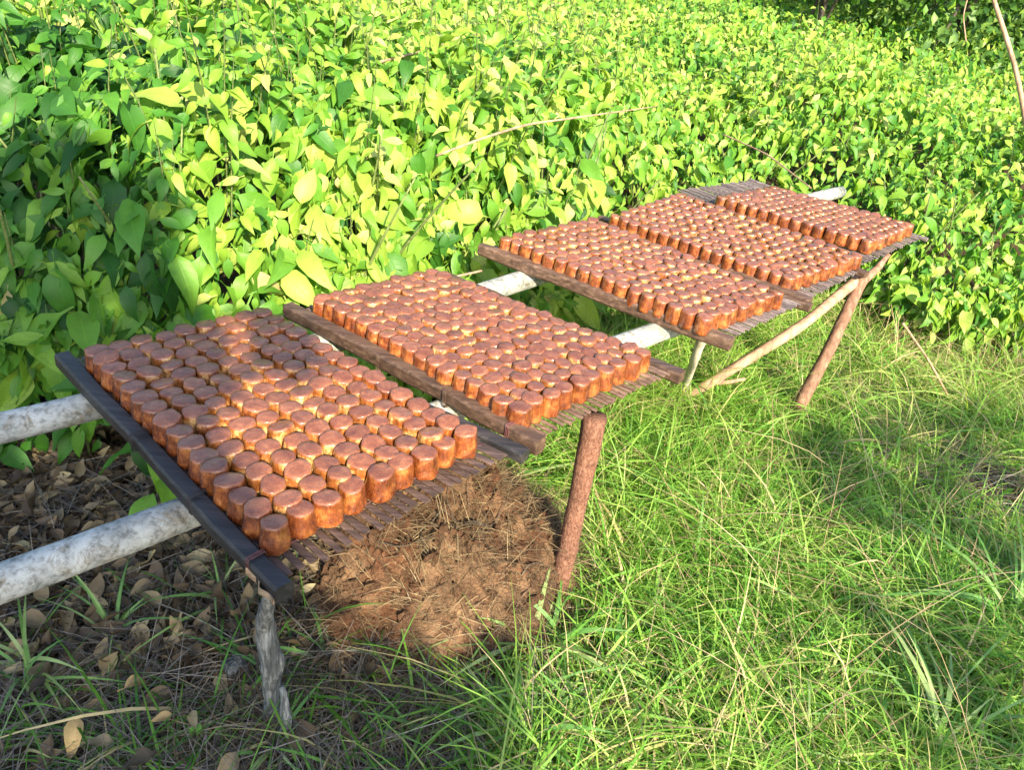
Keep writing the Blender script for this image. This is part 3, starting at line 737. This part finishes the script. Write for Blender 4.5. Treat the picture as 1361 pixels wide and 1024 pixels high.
TL = ['dark green bushy tree at the back, right of centre', 'tree with low hanging dark crown behind the shadowed hollow', 'pale green tree beside the dark hollow at the upper right', 'tree at the upper right corner behind the leaning sapling',
      'distant tree left of the dark hollow', 'tall tree behind the first row, upper right', 'far tree at the right edge', 'far tree beyond the undergrowth, top centre', 'far tree at the top left', 'outer tree beyond the left edge', 'outer tree beyond the right edge', 'tree deep behind the undergrowth, centre left']
for i, (x, y, hg, rd) in enumerate([(3.6, 12.5, 4, 1.7), (5.2, 11.8, 4.5, 1.5), (7.2, 12.6, 5, 2.0), (9.2, 11.5, 5, 1.9), (2.6, 15.5, 4.5, 2.1), (6.4, 16, 6, 2.6), (12, 13, 6, 2.6), (-.8, 17, 5, 2.6), (-5.5, 16, 5, 2.6), (-10, 13, 5, 2.8), (15.5, 11, 6, 2.8), (-3, 21, 6, 3.2)]):
    make_tree(x, y, hg, rd, 300 + i, TL[i], 4600 if i < 4 else 2200, leaf=.13 if i < 4 else .2, mat=M_FAR if i in (0, 2, 3) else M_TREE)
# far wood that closes the view
n = 9000; th = rng.uniform(math.radians(15), math.radians(165), n); r = rng.uniform(19, 30, n)
P = np.stack([r * np.cos(th), r * np.sin(th), rng.random(n) ** 1.2 * (5 + 1.5 * vnoise(th * 9, th * 4, 6, 1))], 1)
N = np.stack([-np.cos(th), -np.sin(th), np.full(n, .5)], 1) + rng.normal(0, .5, (n, 3)); X, Y, Z = frames(N, rng.normal(0, 1, (n, 3)) - [0, 0, .5])
V, F, U, T = scatter(FAR, P, X, Y, Z, rng.uniform(.5, 1.1, n), rng.random(n))
o = thing('far_woodland', 'dark mass of woodland closing the view far behind', 'woodland', data=mesh_np('far_woodland', V, F, U, T, mat=M_TREE)); o['kind'] = 'stuff'

# ------------------------------------------------------------------ trees behind the photographer whose crowns throw the shade
E1 = unit(np.cross(SUN, [0, 0, 1])[None])[0]; E2 = np.cross(E1, SUN)
def sunxy(P): P = np.atleast_2d(P); return np.stack([P @ E1, P @ E2], 1)
def poly_world(pix, z): return np.array([at(p[0], p[1], p[2] if len(p) > 2 else z) for p in pix])
SHADE = [  # photo outlines of the shaded places with their height
    (0, [(-80, 610), (120, 560), (330, 640), (400, 800), (440, 880), (430, 960), (560, 960), (700, 1060), (-80, 1060)], 0.0, .95),
    (0, [(-60, 560), (140, 540), (250, 650), (300, 700), (-60, 860)], .57, .95),
    (0, [(-40, 160, .98), (110, 170, .98), (190, 230, .88), (215, 330, .75), (245, 440, .6), (210, 560, .3), (-60, 560, .3)], .72, .97),
    (0, [(80, 450), (250, 425), (300, 500), (265, 560), (330, 650), (375, 745), (340, 740), (220, 620)], .66, .95),
    (0, [(275, 410), (350, 405), (430, 470), (470, 560), (500, 640), (460, 640), (420, 560), (350, 470)], .68, .55),
    (1, [(1010, 600), (1150, 560), (1400, 530), (1420, 700), (1250, 690), (1090, 690)], .08, .36),
    (1, [(1090, 800), (1220, 770), (1420, 800), (1420, 1060), (1230, 1060), (1100, 960)], .08, .16),
    (1, [(900, 640), (1010, 620), (1040, 760), (950, 760)], .05, .15),
    (1, [(640, 930), (1000, 900), (1100, 1040), (700, 1060)], .03, .15),
    (0, [(430, 890), (640, 880), (700, 1060), (430, 1060)], .03, .6),
]
LIT = [([(330, 480), (600, 540), (620, 600), (400, 745), (345, 700), (300, 600)], .67), ([(400, 700), (620, 620), (740, 640), (740, 800), (560, 860), (430, 780)], .15),
       ([(390, 405), (600, 340), (660, 320), (950, 230), (1250, 310), (1100, 410), (960, 470), (900, 500), (720, 600)], .66), ([(235, 60, .95), (1360, 60, .9), (1400, 480, .15), (1000, 300, .5), (640, 330, .6), (300, 405, .62), (225, 330, .75)], .9), ([(720, 600), (950, 520), (960, 620), (900, 900), (760, 860)], .08)]
litp = [sunxy(poly_world(p, z)) for p, z in LIT]
crown_pts = {0: [], 1: []}
for side, pix, z, prob in SHADE:
    q = sunxy(poly_world(pix, z)); lo, hi = q.min(0), q.max(0)
    for gx in np.arange(lo[0], hi[0], .085):
        for gy in np.arange(lo[1], hi[1], .085):
            g = np.array([gx, gy]) + rng.normal(0, .02, 2)
            if inside(q, g[0], g[1]) and rng.random() < prob:
                crown_pts[side].append(g[0] * E1 + g[1] * E2)
for side, (tb, lab) in enumerate((((.1, -3.1, 0), 'tree behind the photographer shading the near end of the rack'), ((3.9, -2.2, 0), 'tree behind the photographer shading the grass on the right'))):
    C = np.array(crown_pts[side]); s_along = rng.uniform(4.1, 5.4, len(C)); C = C + SUN * s_along[:, None]
    base = np.array(tb, float); o = thing('shade_tree', lab, 'tree', base)
    cen = C.mean(0)
    solid('trunk', tube([base + [0, 0, -.1], base + [.05, .1, 1.5], cen + [0, -.2, -.1]], [.11, .09, .04], 12, .1, 5, res=24), M_BARK, o, base)
    for k in range(9):
        a = base * .12 + cen * .88; ok = False
        for _ in range(60):
            e = C[rng.integers(len(C))]; q = sunxy(a + (e - a) * np.linspace(0, 1, 12)[:, None])
            if not any(inside(lp, q[:, 0], q[:, 1]).any() for lp in litp): ok = True; break
        if not ok: continue
        solid('limb', tube([a, (a + e) / 2 + [0, 0, .1], e], [.02, .012, .005], 6, .1, k, res=8), M_BARK, o, base)
    nl = 20 if side == 0 else 13; P = np.repeat(C, nl, 0) + unit(rng.normal(0, 1, (len(C) * nl, 3))) * (rng.random((len(C) * nl, 1)) ** .5) * .1
    sp = sunxy(P); bad = np.zeros(len(P), bool)
    for lp in litp: bad |= inside(lp, sp[:, 0], sp[:, 1])
    P = P[~bad]; nn = len(P)
    X, Y, Z = frames(rng.normal(0, .5, (nn, 3)) + SUN * .8, rng.normal(0, 1, (nn, 3)))
    V, F, U, T = scatter(MID, P - base, X, Y, Z, rng.uniform(.08, .12, nn), rng.random(nn))
    link('crown', mesh_np('crown', V, F, U, T, mat=M_TREE), o, kind='stuff')

# ------------------------------------------------------------------ heap of earth and rotted fibre
nx = 130; xs = np.linspace(-1.08, 1.08, nx); XX, YY = np.meshgrid(xs * MR[0] + MC[0], xs * MR[1] + MC[1])
fine = rng.normal(0, .004, XX.shape)
ZZ = mound_h(XX, YY) + fine + .012 * vnoise(XX, YY, 25, 60)
base = np.array([*MC, 0.0])
heap = thing('earth_heap', 'crumbly brown heap of earth and rotted root fibre beside the log post', 'heap', base)
link('core', mesh_np('core', np.stack([XX, YY, ZZ], -1).reshape(-1, 3) - base, grid_faces(nx, nx), mat=M_MOUND), heap)
def on_heap(n, m=.98):
    a = rng.uniform(0, 6.28, n); q = np.sqrt(rng.random(n)) * m; x = MC[0] + MR[0] * q * np.cos(a); y = MC[1] + MR[1] * q * np.sin(a)
    return np.stack([x, y, mound_h(x, y)], 1)
P = on_heap(20000, 1.2); n = len(P); clump = vnoise(P[:, 0], P[:, 1], 41, 6) * 3
V, F, U, T = blades(P + [0, 0, -.004], clump + rng.normal(0, 1.3, n), rng.lognormal(math.log(.045), .55, n), rng.uniform(.0008, .0026, n), rng.uniform(-.2, .9, n), rng.uniform(.8, 1.0, n), 4, np.clip(.38 + .3 * vnoise(P[:, 0], P[:, 1], 42, 9) + rng.normal(0, .2, n), 0, 1))
link('fibre', mesh_np('fibre', V - base, F, U, T, mat=M_STRAW), heap, kind='stuff')
cm = [rock('clod', (0, 0, 0), 1, 60 + k, M_MOUND) for k in range(6)]
for p in on_heap(260, 1.1):
    c = link('clod', cm[random.randrange(6)], heap, loc=tuple(p - base)); s = random.uniform(.006, .026); c.scale = (s * 1.2, s, s * .8); c.rotation_euler = (random.random() * 3, random.random() * 3, random.random() * 6)

for k in range(20):                                   # thicker dark roots winding over the heap
    a = random.uniform(0, 6.28); q = math.sqrt(random.random()) * .8; x0, y0 = MC[0] + MR[0] * q * math.cos(a), MC[1] + MR[1] * q * math.sin(a); hd = random.uniform(0, 6.28); pts = []
    for i in range(9):
        pts.append([x0, y0, float(mound_h(np.array([x0]), np.array([y0]))[0]) + .012 + .012 * math.sin(i * 1.3 + k)]); hd += random.gauss(0, .45); x0 += .024 * math.cos(hd); y0 += .024 * math.sin(hd)
    V, F, U = tube(pts, np.linspace(random.uniform(.0015, .0032), .0008, 9), 6, .2, k, res=14); link('root', mesh_np('root', V - base, F, U, mat=M_BARK if k % 4 else M_BROWNRAIL), heap)

# ------------------------------------------------------------------ grass
def zone_weights(x, y):
    """how lush the grass is, 0..1"""
    d = sdf(x, y); w = np.ones_like(x)
    litter = inside(np.array([(-3, .6), (-3, 3), (-.4, 2.6), (-.3, 1.75), (-.52, 1.3), (-1.1, 1.2)]), x, y)
    w = np.where(litter, .015, w)
    left = (x < np.where(y < 1.32, .13, .05) + .1 * vnoise(x, y, 9, 3)) & (y < 1.55) & ~litter; w = np.where(left, .2, w)
    q = np.hypot((x - MC[0]) / MR[0], (y - MC[1]) / MR[1]); w = np.where(q < .75, .015, np.where(q < 1.15, w * (.06 + (q - .75) * 2.0), w)); w = np.where(np.hypot((x - .2) / .1, (y - 1.47) / .13) < 1, .05, w)
    bare = np.exp(-(((x - 1.95) / .45) ** 2 + ((y - 2.42) / .36) ** 2) ** 1.5); w = w * (1 - .93 * bare)
    bare2 = np.exp(-(((x - 2.45) / .3) ** 2 + ((y - 3.15) / .25) ** 2)); w = w * (1 - .85 * bare2)
    w = np.where(d > .15, w * np.clip(1 - (d - .15) * 2, 0, 1), w)
    w = w * np.where((y < 1.4) & (x < .5), .45, 1)
    return w * np.clip(.78 + .5 * vnoise(x, y, 14, 2.5) + .25 * vnoise(x, y, 15, 7), .12, 1.2)
def tufts(n, per, xr, yr, L, W, mat, name, label, wfun, spread=.035, lean=(.05, .75), bend=(.2, 1.1), ns=4, tbase=.6, tvar=.16, minr=0.0):
    x = rng.uniform(*xr, n); y = rng.uniform(*yr, n); k = rng.random(n) < wfun(x, y); x, y = x[k], y[k]
    P = np.stack([x, y, ground_h(x, y)], 1); k = in_view(P, 200); P = P[k]; m = len(P)
    sz = np.repeat(np.clip(rng.lognormal(-.05, .34, m) * (1 + .3 * vnoise(P[:, 0], P[:, 1], 17, 2)), .35, 2.1), per)
    tt = np.repeat(tbase + .2 * vnoise(P[:, 0], P[:, 1], 18, 1.8) + rng.normal(0, .08, m), per)
    Q = np.repeat(P, per, 0); N = len(Q); Q[:, :2] += rng.normal(0, spread, (N, 2)); Q[:, 2] -= .01
    t = np.clip(tt + rng.normal(0, tvar, N), 0, .84); dead = rng.random(N) < .1; t = np.where(dead, rng.uniform(.85, 1, N), t)
    V, F, U, T = blades(Q, rng.uniform(0, 6.283, N), rng.uniform(L[0], L[1], N) * sz, rng.uniform(W[0], W[1], N), rng.uniform(*bend, N), rng.uniform(*lean, N), ns, t)
    print(name, N); o = thing(name, label, 'grass', data=mesh_np(name, V, F, U, T, mat=mat)); o['kind'] = 'stuff'; return o
lush = lambda x, y: zone_weights(x, y) * np.where((x > .08 + .1 * vnoise(x, y, 9, 3)) | (y > 1.55), 1, .07)
tufts(13500, 11, (-.2, 3.6), (.6, 4.6), (.08, .22), (.0025, .0055), M_GRASS, 'meadow_grass', 'lush sunlit green grass in front of and under the rack', lush, bend=(.3, 1.3), ns=3)
tufts(4500, 8, (-.2, 3.2), (.6, 3.6), (.1, .24), (.005, .01), M_GRASS, 'broad_grass', 'broader bright grass blades arching among the fine meadow grass', lambda x, y: lush(x, y) * .8, ns=5, tbase=.5, lean=(.1, .7), bend=(.5, 1.5))
sparse = lambda x, y: np.clip(zone_weights(x, y), 0, .3) * ((x < .2) & (y < 1.75)) * 1.15
tufts(3800, 9, (-1.6, .25), (.5, 1.8), (.05, .17), (.003, .009), M_GRASS, 'sparse_grass', 'sparse dark green grass tufts on shaded ground at lower left', sparse, ns=5, tbase=.3, lean=(.2, .85), bend=(.4, 1.3))
# dead flattened stems
def straw(n, xr, yr, w, L, W, mat, name, label, zoff=.004, tb=.5, lean=(.9, .995)):
    x = rng.uniform(*xr, n); y = rng.uniform(*yr, n); k = rng.random(n) < w(x, y); x, y = x[k], y[k]; P = np.stack([x, y, ground_h(x, y) + zoff + rng.random(len(x)) * .02], 1); P = P[in_view(P, 160)]; n = len(P)
    V, F, U, T = blades(P, rng.uniform(0, 6.28, n), rng.uniform(*L, n), rng.uniform(*W, n), rng.uniform(-.1, .9, n), rng.uniform(*lean, n), 5, np.clip(rng.normal(tb, .22, n), 0, 1))
    o = thing(name, label, 'dead grass', data=mesh_np(name, V, F, U, T, mat=mat)); o['kind'] = 'stuff'; return o
straw(8200, (-1.7, .3), (.5, 1.9), lambda x, y: np.where(sdf(x, y) < 0, .9, 0), (.08, .3), (.0015, .003), M_GREYSTRAW, 'dead_stems', 'tangled thin dead stems lying over the shaded ground at lower left')
straw(6500, (-.65, .42), (.8, 1.9), lambda x, y: np.full_like(x, .9), (.04, .16), (.0012, .0028), M_STRAW, 'heap_debris', 'brown fibres and straw scattered on the ground in front of the heap', tb=.4)
straw(9000, (1.1, 3.2), (1.5, 3.9), lambda x, y: np.clip(1.3 - zone_weights(x, y), 0, 1) * (sdf(x, y) < .2), (.06, .22), (.0015, .003), M_GREYSTRAW, 'withered_grass', 'grey flattened withered grass on the bare patch at right', tb=.6)
straw(2600, (0, 2.6), (.7, 3.4), lambda x, y: np.full_like(x, .7), (.1, .32), (.0014, .0026), M_STRAW, 'dry_stalks', 'dry straw-coloured stalks arching through the green grass', tb=.75, lean=(.4, .97), zoff=.03)
straw(420, (.5, 2.6), (.6, 2.4), lambda x, y: np.full_like(x, .5), (.3, .6), (.0016, .003), M_STRAW, 'seed_stalks', 'long thin arching seed stalks over the grass at lower right', tb=.8, lean=(.35, .9), zoff=.05)
straw(2200, (1.5, 3.1), (3.0, 4.0), lambda x, y: np.exp(-(sdf(x, y) / .35) ** 2), (.12, .4), (.002, .004), M_STRAW, 'dry_hedge_grass', 'pale dry grass and stalks along the foot of the right-hand shrubs', tb=.7, lean=(.3, .95))

# ------------------------------------------------------------------ litter of fallen leaves
LZ = np.array([(-2.6, .9), (-2.6, 2.4), (-1.2, 2.5), (-.5, 2.3), (-.35, 1.75), (-.52, 1.25), (-1.0, 1.15), (-1.5, .9)])
n = 13000; x = rng.uniform(-2.6, -.2, n); y = rng.uniform(.8, 2.5, n); k = inside(LZ, x, y) | (rng.random(n) < .05); x, y = x[k], y[k]
P = np.stack([x, y, ground_h(x, y) + .004 + rng.random(len(x)) * .035], 1); P = P[in_view(P)]; n = len(P)
N = rng.normal(0, .42, (n, 3)) + [0, -.1, .9]; D = rng.normal(0, 1, (n, 3)); X, Y, Z = frames(N, D); S = rng.uniform(.035, .08, n); tn = np.clip(rng.normal(.45, .25, n), 0, 1)
dry_mesh = [mesh_np('dry_leaf', V, F, U, mat=M_LITTERO) for V, F, U in DRY]
yel_mesh = [mesh_np('dry_leaf', V, F, U, mat=M_YELLOW) for V, F, U in DRY[:4]]
singles = np.argsort(-P[:, 2] + ground_h(P[:, 0], P[:, 1]))[:230]
m = np.ones(n, bool); m[singles] = False
V, F, U, T = scatter(DRY, P[m], X[m], Y[m], Z[m], S[m], tn[m])
o = thing('leaf_litter', 'thick brown litter of fallen dry leaves under the left of the rack', 'leaf litter', data=mesh_np('leaf_litter', V, F, U, T, mat=M_LITTER)); o['kind'] = 'stuff'
def put_leaf(meshes, p, x, y, z, s):
    l = link('dry_leaf', meshes[random.randrange(len(meshes))], ground)
    R = Matrix((x * s, y * s, z * s)).transposed().to_4x4(); R.translation = Vector(p); l.matrix_local = R; return l
for q in singles: put_leaf(dry_mesh, P[q] + [0, 0, .008], X[q], Y[q], Z[q], float(S[q]) * 1.15)
for (px, py, s, yl) in ((105, 955, .085, 1), (165, 915, .07, 1), (205, 1000, .09, 0), (255, 945, .05, 0), (20, 830, .1, 0), (315, 1000, .09, 0), (330, 915, .07, 0), (270, 870, .06, 0), (230, 950, .045, 1), (150, 985, .06, 0), (60, 900, .06, 0), (470, 960, .05, 0), (395, 870, .05, 0), (520, 905, .05, 0)):
    p = at(px, py, .045); a = random.uniform(0, 6.28); x_, y_, z_ = frames(np.array([[random.gauss(0, .2), -.25, 1.0]]), np.array([[math.cos(a), math.sin(a), 0.0]]))
    put_leaf(yel_mesh if yl else dry_mesh, p, x_[0], y_[0], z_[0], s)

# ------------------------------------------------------------------ single plants and sticks
def herb(px, py, label, n, L, spread, hgt, meshes=None, cat='plant', name='seedling', zz=0.0):
    base = at(px, py, zz); base[2] = 0; o = thing(name, label, cat, base)
    for k in range(max(2, n // 4)):
        e = [random.gauss(0, spread * .5), random.gauss(0, spread * .5), hgt]
        solid('stem', tube([base, base + np.array(e) * [.3, .3, .6], base + e], [.003, .0025, .0012], 6, .1, k), M_STEM, o, base)
    for k in range(n):
        a = random.uniform(0, 6.28); r = random.uniform(.1, 1) * spread
        p = np.array([math.cos(a) * r, math.sin(a) * r, hgt * random.uniform(.45, 1.05)])
        X, Y, Z = frames(np.array([[math.cos(a) * .35, math.sin(a) * .35 - .2, 1.0]]) + rng.normal(0, .15, (1, 3)), np.array([[math.cos(a), math.sin(a), -.1]]))
        l = link('leaf', big_mesh[random.randrange(14)], o); l['tint'] = random.uniform(.2, .7); s = L * random.uniform(.7, 1.15)
        R = Matrix((X[0] * s, Y[0] * s, Z[0] * s)).transposed().to_4x4(); R.translation = Vector(p); l.matrix_local = R
herb(1345, 665, 'small round-leaved herb growing at the right edge of the bare patch', 12, .05, .09, .14)
herb(120, 612, 'seedling with drooping pointed leaves below the farther pole, left', 6, .11, .06, .28)
herb(225, 700, 'big-leaved seedling close to the nearer pole under the nearest tray', 5, .15, .06, .30)
herb(270, 975, 'tiny pale herb among dead stems at the lower left', 7, .035, .04, .05)
herb(1150, 940, 'dark green broad-leaved weed at the lower right', 12, .05, .09, .1)
herb(1320, 930, 'leafy weed in the grass at the right edge, below the bare patch', 12, .05, .1, .14)
herb(1010, 985, 'dark low herb in the shade at the bottom right', 9, .05, .07, .06)
def wide_tuft(px, py, label, n, L, W, seed=0):
    base = at(px, py, 0.0); o = thing('broad_grass_tuft', label, 'grass tuft', base)
    for k in range(n):
        V, F, U, T = blades(np.array([[random.gauss(0, .015), random.gauss(0, .015), -.005]]), np.array([random.uniform(0, 6.28)]), np.array([L * random.uniform(.6, 1.3)]), np.array([W * random.uniform(.6, 1.25)]), np.array([random.uniform(.5, 1.4)]), np.array([random.uniform(.1, .75)]), 8)
        link('blade', mesh_np('blade', V, F, U, T, mat=M_WIDEGRASS), o)
for a in ((1340, 840, 'tall overhanging grass tuft at the right edge', 22, .42, .012), (1240, 1010, 'tall dense tuft in the bottom right corner', 22, .3, .013), (1110, 700, 'rounded tuft in the middle of the right-hand grass', 18, .22, .009), (920, 760, 'bright tuft in the middle of the sunlit grass', 18, .24, .01), (700, 860, 'tall pale broad-bladed tuft between the heap and the log post', 14, .2, .017), (690, 985, 'large pale grass tuft at the bottom edge, below the heap', 20, .19, .015), (815, 905, 'broad light green tuft right of the log post foot', 16, .2, .014), (600, 930, 'dull green grass tuft below the front of the heap', 12, .14, .013), (360, 1000, 'dark grass tuft at the bottom, below the stump', 12, .13, .01), (150, 840, 'long dark grass tuft in the shade below the nearer pole', 12, .17, .009), (480, 720, 'small green sprout on the left shoulder of the heap', 5, .08, .01), (1060, 900, 'long bright tuft among the stalks at lower right', 16, .22, .011), (738, 870, 'pale broad-bladed grass tuft at the foot of the log post', 16, .2, .018), (655, 905, 'broad-bladed grass tuft just left of the log post foot', 14, .16, .014), (760, 960, 'pale drooping grass tuft at the bottom centre', 18, .17, .013),
          (560, 985, 'dark broad grass tuft at the bottom, right of the stump', 12, .14, .012), (300, 800, 'green grass tuft under the nearest tray corner', 14, .15, .009), (440, 880, 'green grass tuft right of the grey stump', 14, .15, .01),
          (40, 900, 'long-bladed grass tuft at the lower left edge', 16, .17, .01), (1270, 960, 'dark glossy grass tuft at the lower right', 16, .2, .012), (905, 985, 'bright curved grass tuft at the bottom, right of centre', 14, .17, .012),
          (830, 640, 'tall pale grass tuft right behind the log post', 12, .34, .015), (540, 720, 'short grass sprouting from the top of the earth heap', 6, .09, .012)):
    wide_tuft(*a)
def stick(pts, rad, label, mat=M_PALEWOOD, name='dry_stick'):
    b = np.array(pts[0]); o = thing(name, label, 'stick', b); solid('shaft', tube(pts, rad, 8, .12, len(label), res=24), mat, o, b)
stick([at(580, 207, .9), at(640, 184, .98), at(700, 165, .97), at(760, 157, .98), at(875, 141, .92)], [.004, .005, .005, .004, .002], 'long pale dead branch lying across the shrub tops behind the middle tray')
stick([at(960, 178, .8), at(1020, 205, .8), at(1078, 250, .76)], [.004, .004, .003], 'thin pale twig sloping down towards the farthest tray')
stick([at(505, 82, 1.06), at(560, 68, 1.06), at(650, 40, 1.04)], [.006, .005, .003], 'grey dead twig lying in the shrub tops at top centre')
stick([atd(-10, 62, 4.6), atd(25, 70, 4.5), atd(30, 25, 4.6), atd(50, -20, 4.7)], [.012, .011, .009, .006], 'bent reddish dead branch at the upper left corner')
stick([at(690, 30, 1.04), at(725, 12, 1.04), at(760, -5, 1.04)], [.006, .005, .004], 'short brown twig at the top centre among leaves')
stick([atd(1284, 55, 8.0), atd(1280, 20, 8.1), atd(1296, -40, 8.2)], [.006, .005, .004], 'thin white sapling stem at the upper right', name='sapling_stem')
stick([atd(1390, 330, 5.2), atd(1366, 175, 5.3), atd(1350, 90, 5.4), atd(1325, 12, 5.5), atd(1300, -60, 5.6)], [.018, .016, .015, .013, .01], 'leaning pale sapling trunk at the upper right corner', name='sapling_stem')
stick([at(1200, 430, .45), at(1235, 480, .22), at(1262, 530, .04)], [.005, .005, .004], 'dry stalk fallen from the shrubs right of the far post')
stick([at(50, 590, .03), at(90, 612, .05), at(30, 575, .02)], [.009, .009, .006], 'short cut stick lying in the litter below the farther pole')
stick([at(640, 360, .6), at(560, 378, .6), at(480, 395, .58)], [.004, .004, .003], 'thin twig poking out between the second and middle trays')
stick([at(1180, 690, .02), at(1095, 700, .22), at(1140, 640, .3)], [.002, .002, .0015], 'single dry bent grass stalk in the shaded grass at right', mat=M_STRAW)
